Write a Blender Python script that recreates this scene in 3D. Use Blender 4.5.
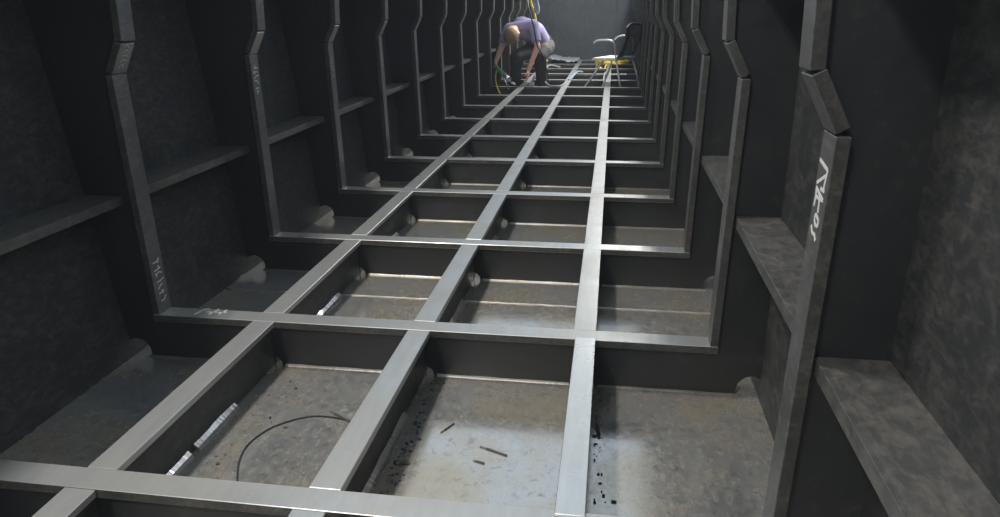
import bpy, bmesh, math, random
from mathutils import Vector, Matrix, Quaternion
from mathutils.geometry import tessellate_polygon

for o in list(bpy.data.objects):
    bpy.data.objects.remove(o, do_unlink=True)
SC = bpy.context.scene
COL = SC.collection

# ------------------------------------------------------------------ camera
cam_d = bpy.data.cameras.new('camera')
cam_d.sensor_fit = 'HORIZONTAL'
cam_d.sensor_width = 36.0
cam_d.lens = 721.83 * 36.0 / 1000.0
cam_d.clip_start = 0.02
cam = bpy.data.objects.new('camera', cam_d)
COL.objects.link(cam)
_r = Vector((0.98884753, 0.1486946, -0.00839564))
_u = Vector((-0.04188383, 0.33174766, 0.94243792))
_f = Vector((-0.14292066, 0.93157576, -0.33427575))
M = Matrix((_r, _u, -_f)).transposed().to_4x4()
M.translation = Vector((0.1304, -1.2126, 1.0))
cam.matrix_world = M
SC.camera = cam

# ------------------------------------------------------------------ world and lamps
SC.view_settings.view_transform = 'Standard'
SC.view_settings.look = 'None'
SC.view_settings.gamma = 1.0
SC.view_settings.use_curve_mapping = False
SC.view_settings.exposure = 0.0
w = bpy.data.worlds.new('workshop_hall')
SC.world = w
w.use_nodes = True
bg = w.node_tree.nodes['Background']
bg.inputs[0].default_value = (0.74, 0.87, 1.0, 1)
bg.inputs[1].default_value = 0.78


def area(name, loc, size, power, colour=(1, 0.97, 0.92), aim=(0, 0, -1)):
    d = bpy.data.lights.new(name, 'AREA')
    d.shape = 'RECTANGLE'
    d.size, d.size_y = size
    d.energy = power
    d.color = colour
    o = bpy.data.objects.new(name, d)
    o.location = loc
    o.rotation_euler = Vector(aim).to_track_quat('-Z', 'Y').to_euler()
    COL.objects.link(o)
    return o


# a row of hall lamps above the left side of the hull, one over the far end
for y, p in ((-3.2, 165), (0.6, 100)):
    area('hall_lamp', (-1.38, y, 3.65), (0.3, 0.5), p)
area('end_lamp', (0.75, 9.3, 2.7), (0.5, 0.6), 240, aim=(-.5, 0, -1))

# ------------------------------------------------------------------ calibrated dimensions (metres)
S = 0.89          # frame spacing
FL = -0.178       # floor level, flange tops are z = 0
WL, WR = -1.369, 0.4625
SLB, SLS = -1.5365, -0.1186   # left shell x at z = 0 and its slope
SR = 0.627
XG = (-0.991, -0.4543, 0.0781)
GW = 0.074
W = 0.0704
T = 0.024
K1, K2, TOP = 0.80, 0.892, 1.16
NF = 15
YB = 13.15
Y0 = -2.6


def shl(z):
    return SLB + SLS * z


# ------------------------------------------------------------------ materials
def nt(name):
    m = bpy.data.materials.new(name)
    m.use_nodes = True
    t = m.node_tree
    return m, t, t.nodes['Principled BSDF']


def noise(t, scale, detail=5, dist=0.0, rough=0.6, vec=None, stretch=None):
    n = t.nodes.new('ShaderNodeTexNoise')
    n.inputs['Scale'].default_value = scale
    n.inputs['Detail'].default_value = detail
    n.inputs['Distortion'].default_value = dist
    n.inputs['Roughness'].default_value = rough
    g = t.nodes.new('ShaderNodeNewGeometry')
    if stretch:
        mp = t.nodes.new('ShaderNodeMapping')
        mp.inputs['Scale'].default_value = stretch
        t.links.new(g.outputs['Position'], mp.inputs[0])
        t.links.new(mp.outputs[0], n.inputs['Vector'])
    else:
        t.links.new(g.outputs['Position'], n.inputs['Vector'])
    return n.outputs['Fac']


def ramp(t, fac, stops):
    r = t.nodes.new('ShaderNodeValToRGB')
    e = r.color_ramp.elements
    while len(e) < len(stops):
        e.new(0.5)
    for i, (p, c) in enumerate(stops):
        e[i].position = p
        e[i].color = (c, c, c, 1) if isinstance(c, float) else (*c, 1)
    t.links.new(fac, r.inputs[0])
    return r.outputs[0]


def mix(t, fac, a, b):
    m = t.nodes.new('ShaderNodeMix')
    m.data_type = 'RGBA'
    for sock, v in ((m.inputs[0], fac), (m.inputs[6], a), (m.inputs[7], b)):
        if isinstance(v, (int, float)):
            sock.default_value = v
        elif isinstance(v, tuple):
            sock.default_value = (*v, 1)
        else:
            t.links.new(v, sock)
    return m.outputs[2]


def bump(t, b, fac, strength, dist=0.002):
    n = t.nodes.new('ShaderNodeBump')
    n.inputs['Strength'].default_value = strength
    n.inputs['Distance'].default_value = dist
    t.links.new(fac, n.inputs['Height'])
    t.links.new(n.outputs[0], b.inputs['Normal'])


def plain(name, col, rough=0.6, metal=0.0, nscale=None, var=0.3):
    m, t, b = nt(name)
    b.inputs['Roughness'].default_value = rough
    b.inputs['Metallic'].default_value = metal
    if nscale:
        f = noise(t, nscale)
        c = mix(t, ramp(t, f, [(0.3, 0.0), (0.7, 1.0)]), tuple(x * (1 - var) for x in col), tuple(min(1, x * (1 + var)) for x in col))
        t.links.new(c, b.inputs['Base Color'])
    else:
        b.inputs['Base Color'].default_value = (*col, 1)
    return m


def mill_scale(name, base, scuff, lo, hi, rough, spec=0.5, sc=5.0):
    m, t, b = nt(name)
    big = noise(t, 1.3, 4, 0.4)
    c0 = mix(t, ramp(t, big, [(0.3, 0.0), (0.75, 1.0)]), tuple(x * 0.7 for x in base), tuple(x * 1.35 for x in base))
    sw = noise(t, sc, 12, 0.9, 0.74)
    fine = noise(t, 55.0, 8, 0.6, 0.75, stretch=(1.0, 0.45, 1.0))
    s = mix(t, 0.6, sw, fine)
    c = mix(t, ramp(t, s, [(lo, 0.0), (hi, 1.0)]), c0, scuff)
    t.links.new(c, b.inputs['Base Color'])
    r = ramp(t, sw, [(0.3, rough - 0.1), (0.7, rough + 0.12)])
    t.links.new(r, b.inputs['Roughness'])
    b.inputs['Specular IOR Level'].default_value = spec
    bump(t, b, fine, 0.12)
    return m


def bare_steel(name, base, rough, stain=(0.30, 0.27, 0.23), metal=0.85, stretch=(9, 1.2, 9)):
    m, t, b = nt(name)
    f = noise(t, 3.0, 6, 0.6)
    g = noise(t, 6.0, 6, 0.3, 0.6, stretch=stretch)
    c = mix(t, ramp(t, f, [(0.42, 0.0), (0.72, 0.8)]), base, stain)
    c = mix(t, ramp(t, g, [(0.35, 0.22), (0.6, 0.0)]), c, tuple(x * 0.6 for x in base))
    t.links.new(c, b.inputs['Base Color'])
    b.inputs['Metallic'].default_value = metal
    t.links.new(ramp(t, f, [(0.3, rough - 0.07), (0.7, rough + 0.12)]), b.inputs['Roughness'])
    bump(t, b, g, 0.06)
    return m


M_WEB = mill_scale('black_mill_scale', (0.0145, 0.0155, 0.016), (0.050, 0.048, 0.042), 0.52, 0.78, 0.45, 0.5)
M_SHELL = mill_scale('scuffed_hull_plate', (0.026, 0.027, 0.027), (0.17, 0.155, 0.13), 0.47, 0.98, 0.56, 0.4, 9.0)
M_BACK = mill_scale('end_bulkhead_plate', (0.045, 0.050, 0.058), (0.10, 0.105, 0.11), 0.48, 0.72, 0.6, 0.3)
M_LEDGE = mill_scale('scuffed_ledge_steel', (0.055, 0.055, 0.054), (0.24, 0.215, 0.175), 0.44, 0.95, 0.36, 0.5, 18.0)
M_SIDE = mill_scale('side_flange_steel', (0.075, 0.075, 0.074), (0.28, 0.255, 0.215), 0.48, 0.98, 0.38, 0.5, 22.0)
M_FLANGE = bare_steel('worn_steel_flange', (0.52, 0.52, 0.505), 0.33, stain=(0.38, 0.355, 0.31), metal=0.68)
M_FRESH = bare_steel('fresh_steel_strip', (0.72, 0.72, 0.70), 0.27, stain=(0.55, 0.54, 0.50))
M_EDGE = mill_scale('shaded_bar_edge', (0.030, 0.030, 0.028), (0.12, 0.105, 0.08), 0.46, 0.72, 0.5, 0.5)  # mill scale tone with the shade on bar edges put into the colour
M_WELD = bare_steel('weld_metal', (0.42, 0.385, 0.34), 0.45, stain=(0.26, 0.22, 0.17), metal=0.75, stretch=(30, 30, 30))
M_WELDG = bare_steel('bright_weld_metal', (0.86, 0.82, 0.78), 0.28, stain=(0.6, 0.5, 0.45), metal=0.95, stretch=(30, 30, 30))
M_CHALK = plain('chalk', (0.55, 0.54, 0.50), 0.9)
M_CHALK2 = plain('faint_chalk', (0.28, 0.28, 0.27), 0.9)

# floor plate: dull brown dust over blue-grey rolled steel
M_FLOOR, t, b = nt('bottom_plate_steel')
f1 = noise(t, 2.6, 8, 0.6, 0.65)
f2 = noise(t, 34.0, 10, 0.6, 0.75)
f3 = noise(t, 70.0, 6, 0.4, 0.7, stretch=(1.0, 0.35, 1.0))
c = mix(t, ramp(t, f1, [(0.38, 0.0), (0.62, 1.0)]), (0.62, 0.62, 0.61), (0.50, 0.44, 0.34))
c = mix(t, ramp(t, f2, [(0.30, 0.75), (0.46, 0.0)]), c, (0.20, 0.185, 0.15))
dust = ramp(t, mix(t, 0.5, f2, f3), [(0.48, 0.0), (0.72, 0.65)])
c = mix(t, dust, c, (0.52, 0.44, 0.30))
t.links.new(c, b.inputs['Base Color'])
t.links.new(mix(t, dust, ramp(t, f1, [(0.35, 0.84), (0.65, 0.66)]), (0.5, 0.5, 0.5)), b.inputs['Metallic'])
t.links.new(mix(t, dust, ramp(t, f1, [(0.3, 0.11), (0.7, 0.20)]), (0.42, 0.42, 0.42)), b.inputs['Roughness'])
bump(t, b, f2, 0.04)


# ------------------------------------------------------------------ mesh helpers
def mesh(name, bm, mat, smooth=False):
    bmesh.ops.recalc_face_normals(bm, faces=bm.faces)
    me = bpy.data.meshes.new(name)
    bm.to_mesh(me)
    bm.free()
    me.materials.append(mat)
    if smooth:
        for p in me.polygons:
            p.use_smooth = True
    return me


def link(name, me, parent=None, loc=(0, 0, 0), rz=0.0):
    o = bpy.data.objects.new(name, me)
    o.location = loc
    o.rotation_euler = (0, 0, rz)
    if parent is not None:
        o.parent = parent
    COL.objects.link(o)
    return o


def tag(o, label=None, cat=None, group=None, kind=None):
    for k, v in (('label', label), ('category', cat), ('group', group), ('kind', kind)):
        if v:
            o[k] = v
    return o


def empty(name, loc, label=None, cat=None, group=None, kind=None):
    o = link(name, None, None, loc)
    o.empty_display_size = 0.05
    return tag(o, label, cat, group, kind)


def box(bm, x0, x1, y0, y1, z0, z1, bev=0.0):
    r = bmesh.ops.create_cube(bm, size=1.0)
    vs = r['verts']
    for v in vs:
        v.co = Vector(((x0 + x1) / 2 + v.co.x * (x1 - x0), (y0 + y1) / 2 + v.co.y * (y1 - y0), (z0 + z1) / 2 + v.co.z * (z1 - z0)))
    if bev:
        es = list({e for v in vs for e in v.link_edges})
        bmesh.ops.bevel(bm, geom=es, offset=bev, segments=1, affect='EDGES')


def boxm(name, mat, *dims, bev=0.0):
    bm = bmesh.new()
    box(bm, *dims, bev=bev)
    return mesh(name, bm, mat)


def prism(bm, poly, axis, a0, a1):
    """extrude a 2-D outline; axis 'y': poly is (x, z); axis 'x': poly is (y, z); axis 'z': (x, y)"""
    def P(p, a):
        return (p[0], a, p[1]) if axis == 'y' else ((a, p[0], p[1]) if axis == 'x' else (p[0], p[1], a))
    v0 = [bm.verts.new(P(p, a0)) for p in poly]
    v1 = [bm.verts.new(P(p, a1)) for p in poly]
    n = len(poly)
    if n > 12:
        for tri in tessellate_polygon([[Vector((*p, 0)) for p in poly]]):
            bm.faces.new([v0[i] for i in tri])
            bm.faces.new([v1[i] for i in tri][::-1])
    else:
        bm.faces.new(v0)
        bm.faces.new(v1[::-1])
    for i in range(n):
        bm.faces.new((v0[i], v1[i], v1[(i + 1) % n], v0[(i + 1) % n]))


def spline(pts, n=8):
    pts = [Vector(p) for p in pts]
    if len(pts) < 3:
        return pts
    out = []
    for i in range(len(pts) - 1):
        p0 = pts[max(i - 1, 0)]; p1 = pts[i]; p2 = pts[i + 1]; p3 = pts[min(i + 2, len(pts) - 1)]
        for j in range(n):
            q = j / n
            out.append(0.5 * ((2 * p1) + (p2 - p0) * q + (2 * p0 - 5 * p1 + 4 * p2 - p3) * q * q + (3 * p1 - p0 - 3 * p2 + p3) * q ** 3))
    out.append(pts[-1])
    return out


def tube(bm, pts, r, seg=8, smooth=0, radii=None):
    pts = spline(pts, smooth) if smooth else [Vector(p) for p in pts]
    n = len(pts)
    prev = None
    rings = []
    for i, p in enumerate(pts):
        d = (pts[min(i + 1, n - 1)] - pts[max(i - 1, 0)])
        d.normalize()
        if prev is None:
            a = d.orthogonal().normalized()
        else:
            a = (prev - d * prev.dot(d)).normalized()
        prev = a
        b_ = d.cross(a)
        rr = radii[min(int(i * len(radii) / n), len(radii) - 1)] if radii else r
        rings.append([bm.verts.new(p + (a * math.cos(2 * math.pi * k / seg) + b_ * math.sin(2 * math.pi * k / seg)) * rr) for k in range(seg)])
    for i in range(n - 1):
        for k in range(seg):
            bm.faces.new((rings[i][k], rings[i][(k + 1) % seg], rings[i + 1][(k + 1) % seg], rings[i + 1][k]))
    bm.faces.new(rings[0][::-1])
    bm.faces.new(rings[-1])


def ellipsoid(bm, c, ax, rad, u=16, v=10):
    """ax: three unit vectors, rad: three radii"""
    r = bmesh.ops.create_uvsphere(bm, u_segments=u, v_segments=v, radius=1.0)
    c = Vector(c)
    for q in r['verts']:
        p = q.co.copy()
        q.co = c + Vector(ax[0]) * p.x * rad[0] + Vector(ax[1]) * p.y * rad[1] + Vector(ax[2]) * p.z * rad[2]


AX = (Vector((1, 0, 0)), Vector((0, 1, 0)), Vector((0, 0, 1)))

# ------------------------------------------------------------------ the setting
floor = empty('floor', (0, 0, FL), kind='structure')
for y0, y1 in ((Y0, 1.524), (1.524, 6.95), (6.95, YB)):
    link('floor_plate', boxm('floor_plate', M_FLOOR, shl(FL) - 0.02, SR + 0.02, y0 + 0.0015, y1 - 0.0015, -0.014, 0, bev=0.001), floor)
rnd = random.Random(4)
for ys in (1.524, 6.95):     # butt weld along each plate seam
    bm = bmesh.new()
    n = 90
    pts = [(shl(FL) + 0.01 + (SR - shl(FL) - 0.02) * i / n, ys + rnd.uniform(-.002, .002), rnd.uniform(-.0012, .0002)) for i in range(n + 1)]
    tube(bm, pts, 0.005, 6)
    link('seam_weld', mesh('seam_weld', bm, M_WELD, True), floor)

bm = bmesh.new()
prism(bm, [(shl(FL), FL), (shl(TOP), TOP), (shl(TOP) - 0.014, TOP), (shl(FL) - 0.014, FL)], 'y', Y0, YB)
tag(link('wall_left', mesh('wall_left', bm, M_SHELL)), kind='structure')
tag(link('wall_right', boxm('wall_right', M_SHELL, SR, SR + 0.014, Y0, YB, FL, TOP)), kind='structure')
wb = tag(link('wall_back', boxm('wall_back', M_BACK, shl(TOP) - 0.1, SR + 0.1, YB, YB + 0.014, FL - .01, TOP + 0.15)), kind='structure')
for x in (-1.02, -0.42, 0.16):
    bm = bmesh.new()
    tube(bm, [(x, YB - 0.001, FL), (x, YB - 0.001, TOP)], 0.006, 6)
    link('seam_weld', mesh('seam_weld', bm, M_BACK), wb)
# side decks that cap the frames
tag(link('trim_1', boxm('trim_1', M_SHELL, shl(TOP) - 0.05, -1.235, Y0, YB, TOP, TOP + 0.012)), kind='structure')
tag(link('trim_2', boxm('trim_2', M_SHELL, 0.412, SR + 0.05, Y0, YB, TOP, TOP + 0.012)), kind='structure')

# ------------------------------------------------------------------ transverse U frames
XC = -0.45
# thin welding haze filling the hull
M_HAZE = bpy.data.materials.new('thin_haze')
M_HAZE.use_nodes = True
ht = M_HAZE.node_tree
ht.nodes.remove(ht.nodes['Principled BSDF'])
vs_ = ht.nodes.new('ShaderNodeVolumeScatter')
vs_.inputs['Density'].default_value = 0.0036
vs_.inputs['Color'].default_value = (0.85, 0.92, 1.0, 1)
ht.links.new(vs_.outputs[0], ht.nodes['Material Output'].inputs['Volume'])
tag(link('welding_haze', boxm('welding_haze', M_HAZE, -1.75, SR + .3, Y0, YB + 0.2, FL - .05, TOP + 0.3)), 'thin grey welding haze filling the hull', 'haze', kind='stuff')


def side_x(z, right):
    """inboard face of the side flange at height z"""
    pr = ((0.0, 0.0), (K1, 0.014), (K2, -0.034), (TOP, -0.044))
    d = 0.0
    for (za, da), (zb, db) in zip(pr, pr[1:]):
        if z > za:
            d = da + (db - da) * (z - za) / (zb - za)
    return WR + d if right else WL - d


def arc(cx, cz, r, a0, a1, n=8):
    return [(cx + r * math.cos(math.radians(a0 + (a1 - a0) * i / n)), cz + r * math.sin(math.radians(a0 + (a1 - a0) * i / n))) for i in range(n + 1)]


RH, RG = 0.05, 0.036
HO = 0.02                      # drain hole centre, off the corner
HA = math.degrees(math.asin(HO / RH))
z0 = FL + 0.0005
out = [(shl(TOP), TOP), (shl(FL + .062), FL + .062)]
out += arc(shl(FL) + HO, z0 + HO, RH, 180 - HA - 60, -HA, 10)
for xg in XG:
    out += arc(xg, z0, RG, 180, 0, 12)
out += arc(SR - HO, z0 + HO, RH, 180 + HA, HA + 62, 10)
out += [(SR, FL + .062), (SR, TOP)]
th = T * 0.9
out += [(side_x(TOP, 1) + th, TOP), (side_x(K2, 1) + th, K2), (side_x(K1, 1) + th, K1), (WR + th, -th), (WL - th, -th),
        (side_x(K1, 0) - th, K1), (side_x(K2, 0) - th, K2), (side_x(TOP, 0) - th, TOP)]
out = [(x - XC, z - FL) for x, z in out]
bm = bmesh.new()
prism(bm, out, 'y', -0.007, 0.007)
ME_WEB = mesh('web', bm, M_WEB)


def dark_edges(me):
    """edge faces of a flat bar: mill scale, darkened to stand for shade"""
    me.materials.append(M_EDGE)
    for p in me.polygons:
        if abs(p.normal.y) > 0.9:
            p.material_index = 1


h = W / 2
ME_BOT = boxm('floor_flange', M_FLANGE, WL - T - XC, WR + T - XC, -h, h, -T - FL, -FL, bev=0.0015)
dark_edges(ME_BOT)


def bar(p, q, name, right, g0=0.0, g1=0.0, y=h):
    """flat bar along p->q (x, z), inboard face through them"""
    p, q = Vector(p), Vector(q)
    d = (q - p).normalized()
    n = Vector((d.y, -d.x))
    if (n.x > 0) != right:
        n = -n
    p = p + d * g0
    q = q - d * g1
    bm = bmesh.new()
    prism(bm, [(a.x - XC, a.y - FL) for a in (p, q, q + n * T, p + n * T)], 'y', -y, y)
    bmesh.ops.bevel(bm, geom=list(bm.edges), offset=0.0015, segments=1, affect='EDGES')
    me = mesh(name, bm, M_SIDE)
    dark_edges(me)
    return me


ME_SIDE = {}
for right in (False, True):
    a = (side_x(0, right), -T if False else 0.001)
    ME_SIDE[right] = (
        bar((side_x(0, right), 0.0012), (side_x(K1, right), K1), 'lower_flange', right),
        bar((side_x(K1, right), K1), (side_x(K2, right), K2), 'knuckle_flange', right, 0.003, 0.001, h - 0.001),
        bar((side_x(K2, right) - (0.004 if right else -0.004), K2 + 0.007), (side_x(TOP, right) - (0.004 if right else -0.004), TOP), 'upper_flange', right, 0.0, 0.0, h * 0.97))


def fillet(name, x0, x1, leg, seed, mat, axis='x', n=70):
    """weld bead: ridged triangular fillet against a plate at y=0 (axis x) or x=0 (axis y), lying on z=0"""
    r = random.Random(seed)
    bm = bmesh.new()
    rings = []
    for i in range(n + 1):
        a = x0 + (x1 - x0) * i / n
        l = leg * (1 + 0.10 * math.sin(a * 37 + seed) + r.uniform(-0.06, 0.06))
        pr = [(0, 0), (-l, 0), (-l * 0.62, l * 0.5), (0, l)]
        rings.append([bm.verts.new((a, p, q) if axis == 'x' else (-p, a, q)) for p, q in pr])
    for i in range(n):
        for k in range(4):
            bm.faces.new((rings[i][k], rings[i][(k + 1) % 4], rings[i + 1][(k + 1) % 4], rings[i + 1][k]))
    bm.faces.new(rings[0]); bm.faces.new(rings[-1][::-1])
    return mesh(name, bm, mat)


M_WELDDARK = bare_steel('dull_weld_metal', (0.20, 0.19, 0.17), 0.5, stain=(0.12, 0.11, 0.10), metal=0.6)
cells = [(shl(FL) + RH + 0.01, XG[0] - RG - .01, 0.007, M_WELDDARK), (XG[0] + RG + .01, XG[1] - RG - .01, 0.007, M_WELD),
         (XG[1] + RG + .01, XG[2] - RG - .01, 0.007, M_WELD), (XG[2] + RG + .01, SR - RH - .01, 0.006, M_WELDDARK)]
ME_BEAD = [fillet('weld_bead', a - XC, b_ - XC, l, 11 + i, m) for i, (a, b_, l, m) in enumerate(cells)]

ORD = ['nearest', 'second', 'third', 'fourth', 'fifth', 'sixth', 'seventh', 'eighth', 'ninth', 'tenth', 'eleventh', 'twelfth', 'thirteenth', 'fourteenth', 'fifteenth']
FR_EXTRA = {0: 'nearest U-shaped black steel frame, big white chalk mark on its right upright',
            1: 'second U-shaped steel frame from the camera, chalk scribbles low on its left upright',
            2: 'third U-shaped steel frame from the camera, faint white writing high on its left upright',
            3: 'fourth U-shaped steel frame from the camera, smudged white marks on its left upright',
            9: 'tenth U-shaped steel frame from the camera, right in front of the crouching man',
            10: 'eleventh U-shaped steel frame from the camera, just behind the crouching man and the chair',
            14: 'farthest U-shaped steel frame, the last before the end wall'}
frames = []
for k in range(NF):
    t_ = empty('hull_frame', (XC, k * S, FL), FR_EXTRA.get(k, ORD[k] + ' U-shaped dark steel frame counted from the camera'), 'frame', 'transverse frames along the hull')
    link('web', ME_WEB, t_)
    tag(link('bottom_flange', ME_BOT, t_), 'bright worn steel face of the bottom bar')
    for right in (False, True):
        for nme, me in zip(('lower_flange', 'knuckle_flange', 'upper_flange'), ME_SIDE[right]):
            link(nme, me, t_)
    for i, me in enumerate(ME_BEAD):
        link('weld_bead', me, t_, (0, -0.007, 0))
    frames.append(t_)

# ------------------------------------------------------------------ longitudinal girders
tg = 0.020
ME_GWEB = boxm('web', M_SHELL, -0.006, 0.006, 0.008, S - 0.008, 0.0, -FL - tg + 0.001)
ME_GWEBF = boxm('web', M_SHELL, -0.006, 0.006, -S * 0.75, -0.008, 0.0, -FL - tg + 0.001)
ME_GTOP = boxm('face_plate', M_FLANGE, -GW / 2, GW / 2, h + 0.001, S - h - 0.001, -FL - tg, -FL, bev=0.0015)
ME_GTOPF = boxm('face_plate', M_FLANGE, -GW / 2, GW / 2, -S * 0.75, -h - 0.001, -FL - tg, -FL - 0.001, bev=0.0015)
ME_GBEAD = [fillet('weld_bead', 0.10, 0.62, 0.019, 31, M_WELDG, 'y', 90), fillet('weld_bead', 0.08, 0.34, 0.017, 32, M_WELDG, 'y', 50), fillet('weld_bead', 0.37, 0.60, 0.019, 33, M_WELDG, 'y', 50)]
bm = bmesh.new()
box(bm, -0.0315, 0.0315, 0.013, S - h - 0.004, -FL + 0.0006, -FL + 0.0086, bev=0.001)
ME_STRIP = mesh('loose_face_strip', bm, M_FRESH)
ME_STRIPB = boxm('bearer', M_WEB, -0.012, 0.012, h + .004, S - h - .004, -FL - tg, -FL + 0.0004)
GL = ('left one of three long steel girders running down the hull floor', 'middle one of three long steel girders running down the hull floor', 'right one of three long steel girders, its nearest top strip loose and brightest')
for gi, xg in enumerate(XG):
    t_ = empty('floor_girder', (xg, 0, FL), GL[gi], 'girder', 'lengthwise girders on the hull floor')
    for k in range(NF - 1):
        link('web', ME_GWEB, t_, (0, k * S, 0))
        if gi == 2 and k == 0:
            tag(link('face_plate', ME_STRIP, t_, (0.004, 0, 0)), 'brighter loose strip of clean steel')
            link('bearer', ME_STRIPB, t_)
        else:
            link('face_plate', ME_GTOP, t_, (0, k * S, 0))
        if gi < 2:
            if gi == 0 and k % 2 == 0:
                link('weld_bead', ME_GBEAD[1], t_, (0.006, k * S, 0))
                link('weld_bead', ME_GBEAD[2], t_, (0.006, k * S, 0))
            else:
                link('weld_bead', ME_GBEAD[0], t_, (0.006, k * S, 0))
    if gi < 2:
        link('web', ME_GWEBF, t_)
        link('face_plate', ME_GTOPF, t_, (-0.006 if gi else 0.0, 0, 0))

# ------------------------------------------------------------------ side ledges between the frames
ZS = 0.41


def ledge(right, L, name='plate'):
    p = 0.125
    if right:
        x0, x1 = SR - p, SR
        a = boxm('plate', M_LEDGE, x0 - SR, 0, 0.0072, L - 0.0072, -0.010, 0, bev=0.0008)
        l = boxm('lip', M_LEDGE, x0 - SR - 0.0005, x0 - SR + 0.008, 0.0072, L - 0.0072, -0.030, 0.0005, bev=0.0008)
    else:
        xs = shl(ZS)
        a = boxm('plate', M_LEDGE, 0, -1.45 - xs, 0.0072, L - 0.0072, -0.010, 0, bev=0.0008)
        l = boxm('lip', M_LEDGE, -1.45 - xs - 0.008, -1.45 - xs + 0.0005, 0.0072, L - 0.0072, -0.030, 0.0005, bev=0.0008)
    return a, l


LM = {(r, f): ledge(r, S if not f else S * 1.6) for r in (False, True) for f in (False, True)}
for right in (False, True):
    side = 'right' if right else 'left'
    for k in range(-1, NF - 1):
        f = k < 0
        if f and not right:
            continue            # beside the camera, out of view
        xs = SR if right else shl(ZS)
        y = k * S if not f else -S * 1.6
        if k < 0:
            lab = 'wide dark steel ledge at the lower right corner of the picture' if right else 'dark steel ledge on the left hull side, out at the left beside the camera'
        elif k == 0:
            lab = f'scuffed steel ledge on the {side} hull side between the nearest two frames'
        else:
            lab = f'scuffed steel ledge on the {side} hull side, just beyond the {ORD[k]} frame'
        t_ = empty('side_ledge', (xs, y, ZS), lab, 'ledge', f'steel ledges along the {side} hull side')
        a, l = LM[(right, f)]
        link('plate', a, t_)
        link('lip', l, t_)


# ------------------------------------------------------------------ chalk marks on the frames
def strokes(name, segs, wd, mat, plane, parent, label):
    """segs in local 2-D; plane(u, v) -> world point and normal dir; thin raised strokes"""
    bm = bmesh.new()
    for (a, b_) in segs:
        pa, pb = Vector(plane(*a)), Vector(plane(*b_))
        nrm = plane.n
        d = (pb - pa)
        if d.length < 1e-6:
            continue
        s_ = d.normalized().cross(nrm) * wd / 2
        vs = [p + q + nrm * o_ for o_ in (0.0001, 0.0009) for p, q in ((pa, s_), (pb, s_), (pb, -s_), (pa, -s_))]
        vv = [bm.verts.new(p - parent.location) for p in vs]
        for f in ((0, 1, 2, 3), (4, 5, 6, 7), (0, 1, 5, 4), (1, 2, 6, 5), (2, 3, 7, 6), (3, 0, 4, 7)):
            bm.faces.new([vv[i] for i in f])
    tag(link(name, mesh(name, bm, mat), parent), label)


class Plane:
    def __init__(s, o, u, v, n):
        s.o, s.u, s.v, s.n = Vector(o), Vector(u), Vector(v), Vector(n)

    def __call__(s, a, b_):
        return s.o + s.u * a + s.v * b_


def px(pts, closed=False):
    s_ = [(pts[i], pts[i + 1]) for i in range(len(pts) - 1)]
    return s_ + ([(pts[-1], pts[0])] if closed else [])


# right upright of the nearest frame: u across (far edge 0 .. near edge 1), v downwards 0..1
pl = Plane((side_x(.752, 1), h - 0.004, 0.752), (0, -(2 * h - 0.008), 0), (side_x(.624, 1) - side_x(.752, 1), 0, -0.128), (-1, 0, 0))
sg = px([(0.05, 0.0), (0.85, 0.06), (0.75, 0.32)]) + px([(0.75, 0.14), (0.1, 0.30)]) + px([(0.5, 0.33), (0.85, 0.33)])
sg += px([(0.1, 0.36), (0.85, 0.45), (0.2, 0.47), (0.15, 0.60)]) + px([(0.55, 0.46), (0.6, 0.64)]) + px([(0.15, 0.36), (0.2, 0.5)])
sg += px([(0.45, 0.68), (0.75, 0.72), (0.75, 0.80), (0.5, 0.81), (0.38, 0.74)], True) + px([(0.2, 0.86), (0.35, 0.94), (0.6, 0.93), (0.75, 1.0)])
strokes('chalk_mark', sg, 0.006, M_CHALK, pl, frames[0], 'white chalk figures down the upright')


def scribble(k, right, zt, zb, n, seed, mat, wd=0.004):
    r = random.Random(seed)
    x, x2 = side_x(zt, right), side_x(zb, right)
    pl = Plane((x, k * S - h + 0.008, zt), (0, 2 * h - 0.016, 0), (x2 - x, 0, zb - zt), (-1 if right else 1, 0, 0))
    sg = []
    for i in range(n):
        v0 = i / n
        dv = 0.7 / n
        sg += px([(r.uniform(0.1, 0.35), v0 + r.uniform(0, dv)), (r.uniform(0.4, 0.6), v0 + r.uniform(0, dv)), (r.uniform(0.65, 0.95), v0 + r.uniform(0, dv))])
        if r.random() < 0.6:
            u_ = r.uniform(0.2, 0.8)
            sg += px([(u_, v0), (u_ + r.uniform(-.1, .1), v0 + dv)])
    strokes('chalk_mark', sg, wd, mat, pl, frames[k], 'faint white chalk scribbles')


scribble(1, False, 0.19, 0.035, 7, 3, M_CHALK)
scribble(2, False, 0.757, 0.63, 6, 5, M_CHALK)
scribble(3, False, 0.728, 0.62, 5, 8, M_CHALK2, 0.006)
scribble(4, False, 0.70, 0.60, 5, 9, M_CHALK2, 0.006)
pl = Plane((0, 0, 0), (1, 0, 0), (0, 1, 0), (0, 0, 1))
sg = px([(-1.252, 0.873), (-1.240, 0.922), (-1.222, 0.924)]) + px([(-1.203, 0.880), (-1.190, 0.928)]) + px([(-1.222, 0.900), (-1.15, 0.905)]) + px([(-1.168, 0.884), (-1.160, 0.925)])
strokes('chalk_mark', sg, 0.006, M_CHALK, pl, frames[1], 'white chalk strokes on the bottom bar')
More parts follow.
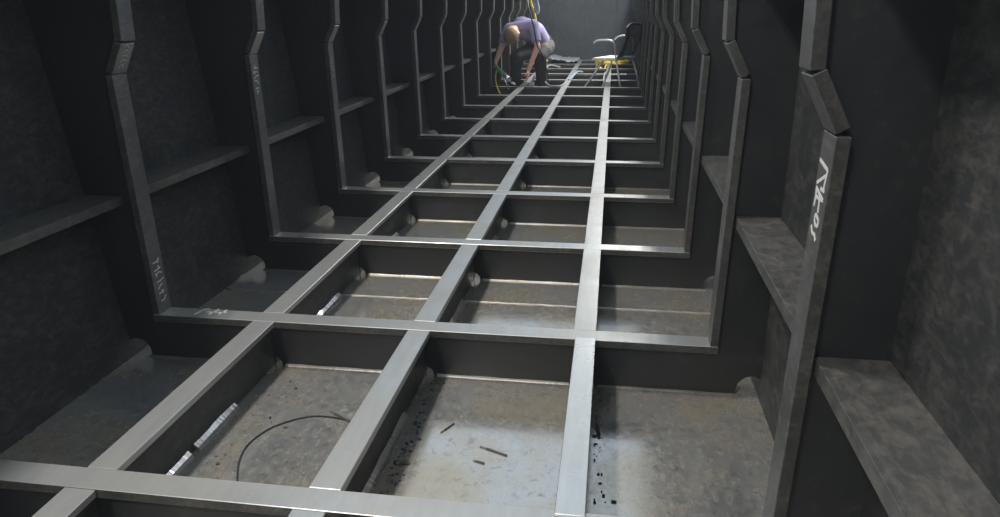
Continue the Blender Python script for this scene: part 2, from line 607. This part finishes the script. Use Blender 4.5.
# strokes on the sloped part of the second frame's left upright
d = Vector((0.048, 0, K2 - K1))
nn = Vector((K2 - K1, 0, -0.048)).normalized()
pl = Plane((side_x(K1, 0), S - h + .01, K1), (0, 2 * h - .02, 0), d, nn)
r = random.Random(12)
sg = []
for v in (0.25, 0.4, 0.6, 0.72, 0.88):
    sg += px([(r.uniform(.1, .3), v), (r.uniform(.4, .6), v + r.uniform(0, .1)), (r.uniform(.7, .9), v + r.uniform(-.05, .08))])
strokes('chalk_mark', sg, 0.004, M_CHALK2, pl, frames[1], 'faint chalk marks on the slanted piece')

# ------------------------------------------------------------------ small stuff on the floor
M_ROD = plain('burnt_electrode', (0.07, 0.06, 0.05), 0.6, 0.3)
M_BLACK = plain('black_rubber', (0.012, 0.012, 0.013), 0.45)


def stub(a, b_, r, label):
    a, b_ = Vector((*a, FL + r)), Vector((*b_, FL + r))
    c = (a + b_) / 2
    t_ = empty('electrode_stub', (c.x, c.y, FL), label, 'welding rod', 'burnt rod ends on the floor plates')
    bm = bmesh.new()
    tube(bm, [a - t_.location, (a * .75 + b_ * .25) - t_.location], r, 6)
    link('bare_tip', mesh('bare_tip', bm, M_WELDDARK), t_)
    bm = bmesh.new()
    tube(bm, [(a * .75 + b_ * .25) - t_.location, b_ - t_.location], r * 1.25, 6)
    link('coating', mesh('coating', bm, M_ROD), t_)


stub((-0.318, 0.548), (-0.29, 0.60), 0.0022, 'short dark rod end nearest the middle girder, pointing away up the plate')
stub((-0.193, 0.495), (-0.112, 0.462), 0.0022, 'longest dark rod end in the middle of the front floor plate')
stub((-0.200, 0.428), (-0.168, 0.418), 0.0022, 'tiny rod end just below the longest one on the front floor plate')
stub((-0.405, 0.385), (-0.368, 0.39), 0.003, 'dark rod end lying against the middle girder weld near the front frame')
stub((0.128, 0.66), (0.137, 0.59), 0.004, 'dark rod end lying close to the right of the bright loose strip')
bm = bmesh.new()
L0 = Vector((-0.70, 0.44, FL))
hp = [(-.797, .255), (-.833, .336), (-.846, .42), (-.813, .512), (-.725, .579), (-.62, .576), (-.585, .555)]
tube(bm, [Vector((x, y, FL + .003)) - L0 for x, y in hp], 0.0024, 6, 6)
wl = tag(link('wire_loop', mesh('wire_loop', bm, M_BLACK), None, L0), 'thin dark wire bent into an open arc on the front left floor plate', 'wire')
stub((-0.68, 0.615), (-0.60, 0.565), 0.0025, 'thin dark rod end at the tip of the curved wire, under the middle girder')

r = random.Random(21)
bm = bmesh.new()
for i in range(110):
    if i < 70:
        x, y = XG[1] + 0.042 + abs(r.gauss(0, .022)), r.uniform(0.15, 0.85)
    elif i < 95:
        x, y = XG[2] + 0.045 + abs(r.gauss(0, .02)), r.uniform(0.25, 0.8)
    elif i < 120:
        x, y = XG[0] + 0.05 + abs(r.gauss(0, .05)), r.uniform(0.25, 0.8)
    else:
        x, y = r.uniform(-0.9, 0.5), r.uniform(0.25, 0.8)
    if min(abs(x - g) for g in XG) < 0.035:
        continue
    s_ = r.uniform(0.0015, 0.0045)
    q = bmesh.ops.create_icosphere(bm, subdivisions=1, radius=s_)['verts']
    sx = r.uniform(.6, 2.0)
    for v in q:
        v.co = Vector((v.co.x * sx + x, v.co.y * r.uniform(.7, 1.3) + y, FL + s_ * .6 + v.co.z * .6))
tag(link('slag_crumbs', mesh('slag_crumbs', bm, M_BLACK)), 'black slag crumbs scattered on the front floor plates', 'debris', kind='stuff')


# ------------------------------------------------------------------ the man
def cone(bm, a, b_, r0, r1, capa=True, capb=True, seg=20):
    a, b_ = Vector(a), Vector(b_)
    d = (b_ - a)
    q = Vector((0, 0, 1)).rotation_difference(d.normalized()).to_matrix().to_4x4()
    bmesh.ops.create_cone(bm, cap_ends=True, cap_tris=False, segments=seg, radius1=r0, radius2=r1, depth=d.length,
                          matrix=Matrix.Translation((a + b_) / 2) @ q)
    for p, rr, c in ((a, r0, capa), (b_, r1, capb)):
        if c:
            bmesh.ops.create_uvsphere(bm, u_segments=seg, v_segments=10, radius=rr, matrix=Matrix.Translation(p))


def fuse(name, bm, mat, parent, voxel, smooth=2):
    """one continuous skin over the overlapping volumes"""
    me = mesh(name, bm, mat, True)
    o = link(name, me, None)
    m = o.modifiers.new('fuse', 'REMESH')
    m.mode = 'VOXEL'
    m.voxel_size = voxel
    m.use_smooth_shade = True
    if smooth:
        s_ = o.modifiers.new('relax', 'SMOOTH')
        s_.iterations = smooth
        s_.factor = 0.5
    dg = bpy.context.evaluated_depsgraph_get()
    n = bpy.data.meshes.new_from_object(o.evaluated_get(dg))
    n.transform(Matrix.Translation(-parent.location))
    n.name = name
    n.materials.clear()
    n.materials.append(mat)
    for p in n.polygons:
        p.use_smooth = True
    o.modifiers.clear()
    o.data = n
    o.parent = parent
    return o


M_SKIN = plain('skin', (0.60, 0.33, 0.25), 0.5, 0, 30, 0.08)
M_SHIRT = plain('purple_shirt', (0.29, 0.265, 0.42), 0.9, 0, 14, 0.18)
M_TROUSER = plain('dark_work_trousers', (0.022, 0.022, 0.025), 0.85, 0, 9, 0.35)
M_LIT_CLOTH = plain('lit_trouser_cloth', (0.085, 0.08, 0.075), 0.85, 0, 26, 0.7)  # paler copy of the trouser cloth, light on the hip as colour
M_HAIR = plain('short_brown_hair', (0.17, 0.105, 0.055), 0.8, 0, 60, 0.3)
M_BOOT = plain('black_boot', (0.015, 0.015, 0.015), 0.5)
M_EYE = plain('eye', (0.05, 0.04, 0.03), 0.2)

V = Vector
PEL, SPI, CHE = V((-.79, 8.55, .47)), V((-.875, 8.45, .63)), V((-1.02, 8.28, .70))
SHL, ELL, WRL = V((-.865, 8.20, .735)), V((-.805, 8.12, .48)), V((-.905, 8.02, .20))
SHR, ELR, WRR = V((-1.175, 8.18, .69)), V((-1.258, 8.08, .46)), V((-1.312, 7.985, .30))
NEC, HEA = V((-1.075, 8.20, .715)), V((-1.115, 8.05, .625))
HIL, KNL, ANL = V((-.735, 8.55, .44)), V((-.775, 8.20, .345)), V((-.775, 8.46, -.09))
HIR, KNR, ANR = V((-.84, 8.52, .44)), V((-1.085, 8.20, .35)), V((-1.125, 8.42, -.09))
man = empty('person', (-0.95, 8.4, FL), 'man in purple t-shirt and dark work trousers bending down over the floor girders', 'person')
c_ = (HEA - NEC).normalized()
f_ = V((0.12, 0.25, -1.0))
f_ = (f_ - c_ * f_.dot(c_)).normalized()
s_ = c_.cross(f_).normalized()
bm = bmesh.new()
cone(bm, PEL, SPI, .115, .105); cone(bm, SPI, CHE, .105, .115); cone(bm, CHE, NEC, .10, .06)
cone(bm, SHL, SHR, .055, .055); cone(bm, NEC, HEA, .056, .056)
for a, e, wv in ((SHL, ELL, WRL), (SHR, ELR, WRR)):
    cone(bm, a, e, .050, .038); cone(bm, e, wv, .040, .027)
for hp_, kn, an in ((HIL, KNL, ANL), (HIR, KNR, ANR)):
    cone(bm, hp_, kn, .08, .055); cone(bm, kn, an, .052, .036)
# head: skull, jaw, brow, nose, ears
ellipsoid(bm, HEA, (c_, f_, s_), (.125, .100, .084), 20, 14)
ellipsoid(bm, HEA - c_ * .055 + f_ * .045, (c_, f_, s_), (.055, .05, .055))
ellipsoid(bm, HEA - c_ * .012 + f_ * .098, (c_, f_, s_), (.026, .018, .012))
ellipsoid(bm, HEA + c_ * .022 + f_ * .080, (c_, f_, s_), (.010, .014, .045))
ellipsoid(bm, HEA - c_ * .052 + f_ * .092, (c_, f_, s_), (.010, .010, .024))
for q in (-1, 1):
    ellipsoid(bm, HEA - c_ * .012 + s_ * q * .090 - f_ * .004, (c_, f_, s_), (.030, .018, .010))


def hand(bm, wrist, dirv, palm_n, curl, thumb_side):
    """palm and five fingers; dirv along the hand, palm_n out of the palm, fingers bend towards palm_n"""
    d = dirv.normalized()
    n_ = (palm_n - d * palm_n.dot(d)).normalized()
    a = d.cross(n_).normalized()
    pc = wrist + d * .048
    ellipsoid(bm, pc, (d, a, n_), (.056, .042, .019), 16, 10)
    for i, (off, ln) in enumerate(((-.033, .070), (-.011, .080), (.011, .076), (.033, .060))):
        p = wrist + d * .084 + a * off * thumb_side
        dd = d
        for j, fr in enumerate((.45, .32, .23)):
            ang = curl * (0.5 + 0.5 * j)
            dd = (dd * math.cos(ang) + n_ * math.sin(ang)).normalized() if j == 0 else (Quaternion(a * (-1 if d.cross(n_).dot(a) < 0 else 1), ang) @ dd)
            q = p + dd * ln * fr
            cone(bm, p, q, .0088 - j * .0008, .0082 - j * .0008, seg=10)
            p = q
    p = wrist + d * .028 - a * .034 * thumb_side
    q = p + (d * .6 - a * .55 * thumb_side + n_ * .35).normalized() * .038
    cone(bm, p, q, .012, .010, seg=10)
    cone(bm, q, q + (d * .8 + n_ * .5).normalized() * .030, .010, .0085, seg=10)


hand(bm, WRL, V((-.10, -.12, -1)), V((-1, .1, .1)), 0.45, 1)
hand(bm, WRR, V((.12, -.25, -1)), V((1, .1, 0)), 0.75, -1)
body = fuse('body', bm, M_SKIN, man, 0.0075, 2)

bm = bmesh.new()
cone(bm, PEL * .82 + SPI * .18, SPI, .140, .140); cone(bm, SPI, CHE, .140, .134); cone(bm, CHE, NEC * .85 + CHE * .15, .13, .075, True, False)
cone(bm, SHL * .93 + SHR * .07, SHR * .93 + SHL * .07, .070, .070)
for a, e in ((SHL, ELL), (SHR, ELR)):
    cone(bm, a, a.lerp(e, .80), .068, .060, True, False)
tag(fuse('t_shirt', bm, M_SHIRT, man, 0.012, 3), 'purple short-sleeved t-shirt')
bm = bmesh.new()
cone(bm, PEL + V((0, .01, .01)), PEL.lerp(SPI, .22), .150, .138, True, False)
for hp_, kn, an in ((HIL, KNL, ANL), (HIR, KNR, ANR)):
    cone(bm, hp_, kn, .112, .080); cone(bm, kn, an, .080, .068, True, False)
tag(fuse('trousers', bm, M_TROUSER, man, 0.012, 3), 'dark work trousers')
# lit part of the trousers at the hip, brightness put into a paler colour
bm = bmesh.new()
cone(bm, HIL + V((.012, -.012, .02)), HIL.lerp(KNL, .45) + V((.012, -.008, .012)), .105, .094)
tag(fuse('lit_thigh', bm, M_LIT_CLOTH, man, 0.012, 3), 'trouser cloth over hip, coloured paler as lit')
bm = bmesh.new()
ellipsoid(bm, HEA + c_ * .045 - f_ * .008, (c_, f_, s_), (.100, .106, .094), 20, 14)
tag(fuse('hair', bm, M_HAIR, man, 0.008, 1), 'short brown hair')
for q in (-1, 1):
    bm = bmesh.new()
    ellipsoid(bm, HEA + c_ * .008 + f_ * .084 + s_ * q * .030 - man.location, (c_, f_, s_), (.008, .008, .013))
    link('eye', mesh('eye', bm, M_EYE, True), man)
for an, dx in ((ANL, .03), (ANR, -.06)):
    bm = bmesh.new()
    fd = V((dx, -1, 0)).normalized()
    an2 = V((an.x, an.y, FL))
    cone(bm, an2 + V((0, .0, .04)), an2 + fd * .17 + V((0, 0, .034)), .046, .036)
    cone(bm, an2 + V((0, .0, .05)), an + V((0, 0, .03)), .05, .05)
    for v in bm.verts:
        v.co.z = max(v.co.z, FL + 0.001)
    fuse('boot', bm, M_BOOT, man, 0.009, 1)

# ------------------------------------------------------------------ things in and around his hands
M_GREEN = plain('green_tool_housing', (0.03, 0.33, 0.13), 0.4)
M_SILVER = bare_steel('bright_cast_metal', (0.75, 0.77, 0.80), 0.25, stain=(0.6, 0.6, 0.6))
M_YEL = plain('yellow_hose', (0.75, 0.58, 0.06), 0.5)
M_GREYC = plain('grey_cable', (0.25, 0.275, 0.31), 0.5)
M_WHITE = plain('white_sheet', (0.55, 0.57, 0.60), 0.45)
TL = V((-1.20, 7.90, 0.0))
tool = empty('angle_grinder', TL, 'green and silver hand grinder held in the crouching man\'s lowered hand', 'power tool')
bm = bmesh.new()
tube(bm, [V((-1.325, 7.955, .262)) - TL, V((-1.285, 7.94, .228)) - TL, V((-1.24, 7.925, .19)) - TL, V((-1.19, 7.91, .15)) - TL], .026, 12, radii=[.026, .022, .028, .030])
link('housing', mesh('housing', bm, M_GREEN, True), tool)
bm = bmesh.new()
tube(bm, [V((-1.20, 7.912, .155)) - TL, V((-1.155, 7.90, .115)) - TL, V((-1.12, 7.895, .085)) - TL], .03, 12, radii=[.033, .036, .03])
link('gear_head', mesh('gear_head', bm, M_SILVER, True), tool)
bm = bmesh.new()
bmesh.ops.create_cone(bm, cap_ends=True, segments=24, radius1=.045, radius2=.045, depth=.004, matrix=Matrix.Translation(V((-1.09, 7.89, .062)) - TL) @ V((0, 0, 1)).rotation_difference(V((.5, -.15, .8)).normalized()).to_matrix().to_4x4())
link('disc', mesh('disc', bm, M_SILVER), tool)
bm = bmesh.new()
tube(bm, [V((-1.235, 7.90, .185)) - TL, V((-1.17, 7.885, .06)) - TL, V((-1.128, 7.875, -.02)) - TL], .013, 8)
link('side_handle', mesh('side_handle', bm, M_SILVER, True), tool)
bm = bmesh.new()
CB = V((-1.27, 7.93, 0))
tube(bm, [V((-1.30, 7.95, .20)) - TL, V((-1.31, 7.94, .10)) - TL, V((-1.29, 7.93, .0)) - TL, V((-1.25, 7.93, -.08)) - TL], .008, 6, 5)
tag(link('power_cable', mesh('power_cable', bm, M_YEL, True), tool), 'yellowish cable')

bm = bmesh.new()
box(bm, -.03, .03, -.02, .02, 0, .05, bev=.004)
br = tag(link('clamp', mesh('clamp', bm, M_GREYC), None, (-0.862, 8.0, 0.0)), 'small grey clamp on the frame bar beside the man\'s hand', 'clamp')
bm = bmesh.new()
tube(bm, [(0, 0, .045), (.02, 0, .10), (.04, 0, .14)], .012, 8)
link('handle', mesh('handle', bm, M_GREYC, True), br)

# hanging cable and yellow hose, over a tube laid across the side decks
bm = bmesh.new()
tube(bm, [(-1.55, 0, 0), (0.55, 0, 0)], .024, 10)
tag(link('scaffold_tube', mesh('scaffold_tube', bm, M_SIDE, True), None, (0, 8.45, TOP + .036)), 'steel tube laid across the hull above the man', 'tube')
bm = bmesh.new()
P0 = V((-.93, 8.42, 0))
tube(bm, [V(p) - P0 for p in ((-.95, 8.475, 1.08), (-.95, 8.45, 1.236), (-.94, 8.395, 1.19), (-.927, 8.10, 1.0), (-.875, 8.03, .82), (-.842, 8.035, .70), (-.80, 8.02, .50), (-.74, 8.01, .40), (-.68, 8.05, .20), (-.66, 8.18, .01), (-.60, 8.30, -.17))], .0085, 8, 6)
tag(link('hanging_cable', mesh('hanging_cable', bm, M_BLACK, True), None, P0), 'black cable hanging from above across the man\'s sleeve', 'cable')
P0 = V((-.92, 8.6, 0))
bm = bmesh.new()
tube(bm, [V(p) - P0 for p in ((-.965, 8.40, 1.10), (-.965, 8.45, 1.241), (-.955, 8.50, 1.18), (-.945, 8.62, 1.0), (-.905, 8.66, .87), (-.86, 8.74, .62), (-.79, 8.78, .25), (-.775, 8.78, -.05), (-.76, 8.72, -.16))], .014, 8, 6)
tag(link('hanging_hose', mesh('hanging_hose', bm, M_YEL, True), None, P0), 'yellow hose hanging from above behind the man\'s back', 'hose')
bm = bmesh.new()
P0 = V((-.86, 8.6, 0))
tube(bm, [V(p) - P0 for p in ((-.89, 8.40, 1.05), (-.89, 8.45, 1.248), (-.88, 8.52, 1.15), (-.865, 8.6, 1.0), (-.85, 8.62, .93), (-.86, 8.62, .865), (-.885, 8.61, .91), (-.895, 8.6, 1.02))], .020, 8, 6)
tag(link('cable_loop', mesh('cable_loop', bm, M_GREYC, True), None, P0), 'grey loop of cable hanging next to the yellow hose', 'cable')


def hose(name, pts, r_, mat, label, cat, smooth=6):
    c = sum((V(p) for p in pts), V()) / len(pts)
    bm = bmesh.new()
    tube(bm, [V(p) - c for p in pts], r_, 8, smooth)
    return tag(link(name, mesh(name, bm, mat, True), None, c), label, cat)


r = random.Random(5)
# yellow hose bundled on the bars under the chair
pts = []
for i in range(34):
    a = i * 0.95
    pts.append((0.12 + .24 * math.cos(a) + r.uniform(-.05, .05), 11.35 + .40 * math.sin(a) + r.uniform(-.08, .08), .018 + .0017 * i + abs(math.sin(a * 2.3)) * .03))
pts = [(-.12, 11.6, .02), (-.16, 11.2, -.10), (-.14, 10.95, -.12), (-.06, 10.72, .014), (0, 11.0, -.08), (0.05, 11.3, .02)] + pts
hose('hose_bundle', pts, .012, M_YEL, 'tangled yellow hose lying on the girders beneath the chair', 'hose', 5)
pts = []
for i in range(14):
    a = i * 1.3
    pts.append((-1.0 + .09 * math.cos(a) + r.uniform(-.03, .03), 10.75 + .16 * math.sin(a) + r.uniform(-.04, .04), .02 + .008 * i + (i % 2) * .03))
hose('short_hose', pts, .018, M_YEL, 'small crumpled yellow hose on a frame bar behind the man', 'hose', 5)
hose('floor_cable', [(-.70, 10.72, .014), (-.84, 10.4, .07), (-.885, 9.79, .014), (-.88, 9.3, .03), (-.85, 8.9, .014), (-.76, 8.5, .03), (-.64, 8.03, .012), (-.53, 7.99, .012), (-.49, 8.05, .012), (-.47, 8.3, .012)], .011, M_GREYC, 'grey cable looping over the bars beside the man', 'cable')
hose('blue_hose', [(-.30, 9.75, .03), (-.36, 9.4, .06), (-.42, 8.95, .014), (-.45, 8.80, .012)], .011, plain('pale_blue_hose', (.22, .30, .40), .5), 'short pale blue hose leaning beside the middle girder', 'hose')
hose('white_tube', [(.04, 9.85, .016), (.03, 9.35, .05), (.02, 8.91, .014), (.03, 8.6, -.02), (.02, 8.45, -.175)], .010, M_GREYC, 'pale cable drooping beside the right girder under the chair', 'cable')

# crumpled plastic sheet at the far end
r = random.Random(9)
bm = bmesh.new()
NX, NY = 22, 10
vg = {}
for i in range(NX + 1):
    for j in range(NY + 1):
        x = -.36 + .72 * i / NX
        y = -.42 + .84 * j / NY
        z = .02 + .04 * abs(math.sin(i * 1.1 + j * .6)) * r.uniform(.3, 1) + .05 * math.exp(-((x + .12) ** 2) / .03) + .02 * r.random()
        vg[i, j] = bm.verts.new((x, y, z))
for i in range(NX):
    for j in range(NY):
        bm.faces.new((vg[i, j], vg[i + 1, j], vg[i + 1, j + 1], vg[i, j + 1]))
me = mesh('plastic_sheet', bm, plain('pale_plastic', (.27, .29, .32), .35), True)
o = tag(link('plastic_sheet', me, None, (-.82, 11.98, 0.0)), 'crumpled pale plastic sheet on the bars behind the man', 'sheet')
sm = o.modifiers.new('thickness', 'SOLIDIFY')
sm.thickness = .003

# ------------------------------------------------------------------ chair
M_CHROME = bare_steel('pale_tube_metal', (0.55, 0.57, 0.60), 0.35, stain=(.6, .6, .6))
M_MESHB = plain('black_mesh_back', (0.02, 0.021, 0.024), 0.7)
M_SEAT = plain('dusty_pale_seat', (0.62, 0.62, 0.60), 0.6, 0, 18, .2)
CH = V((0.17, 8.44, FL))
ch = empty('armchair', CH, 'office armchair with black mesh back and pale metal arms standing at the far right', 'chair')


def ctube(name, pts, r_, mat, lab=None, sm_=0):
    bm = bmesh.new()
    tube(bm, [V(p) - CH for p in pts], r_, 10, sm_)
    tag(link(name, mesh(name, bm, mat, True), ch), lab)


SZ = .30
ctube('leg', [(.01, 8.24, SZ), (-.10, 8.24, .13), (-.22, 8.22, -.04), (-.315, 8.21, FL)], .0125, M_CHROME)
ctube('leg', [(.175, 8.22, SZ), (.235, 8.20, 0), (.27, 8.19, FL)], .0125, M_CHROME)
ctube('leg', [(.13, 8.70, SZ), (.07, 8.69, .1), (-.03, 8.68, FL)], .0125, M_CHROME)
ctube('leg', [(.385, 8.66, SZ), (.455, 8.64, .08), (.52, 8.62, FL)], .0125, M_CHROME)
ctube('armrest', [(-.115, 8.21, .515), (-.07, 8.205, .545), (.03, 8.20, .552), (.11, 8.20, .54), (.15, 8.205, .48), (.17, 8.215, SZ - .01)], .0105, M_CHROME, 'pale metal armrest', 6)
ctube('armrest', [(.14, 8.70, .53), (.19, 8.69, .57), (.27, 8.68, .585), (.35, 8.67, .57), (.38, 8.66, .48), (.39, 8.66, SZ - .01)], .0105, M_CHROME, 'pale metal armrest', 6)
# seat pan
bm = bmesh.new()
po = [(-.14, 8.24), (.18, 8.20), (.42, 8.64), (.10, 8.72)]
prism(bm, [(x - CH.x, y - CH.y) for x, y in po], 'z', SZ - FL, SZ - FL + .035)
bmesh.ops.bevel(bm, geom=list(bm.edges), offset=.014, segments=2, affect='EDGES')
tag(link('seat', mesh('seat', bm, M_SEAT), ch), 'dusty pale seat')
# backrest: curved mesh panel in a black rim, leaning back to the right
b0, b1 = V((.175, 8.25, .31)), V((.36, 8.66, .31))
t0, t1 = V((.285, 8.28, .69)), V((.475, 8.64, .715))
NU, NV = 20, 24


def bk(u, v):
    p = b0.lerp(b1, u).lerp(t0.lerp(t1, u), v)
    n_ = V((.9, -.42, .0))
    bul = .035 * math.sin(math.pi * v) - .03 * math.sin(math.pi * u)
    return p - V((.9, -.42, .1)) * (-bul) + V((0, 0, 0.035 * math.sin(math.pi * u) * v))


bm = bmesh.new()
g = {(i, j): bm.verts.new(bk(i / NU, j / NV) - CH) for i in range(NU + 1) for j in range(NV + 1)}
for i in range(NU):
    for j in range(NV):
        bm.faces.new((g[i, j], g[i + 1, j], g[i + 1, j + 1], g[i, j + 1]))
bo = link('backrest', mesh('backrest', bm, M_MESHB, True), ch)
wf = bo.modifiers.new('netting', 'WIREFRAME')
wf.thickness = .0095
wf.use_even_offset = False
rim = [bk(0, j / NV) for j in range(NV + 1)] + [bk(i / NU, 1) for i in range(1, NU + 1)] + [bk(1, 1 - j / NV) for j in range(1, NV + 1)]
ctube('back_frame', rim, .013, M_MESHB)
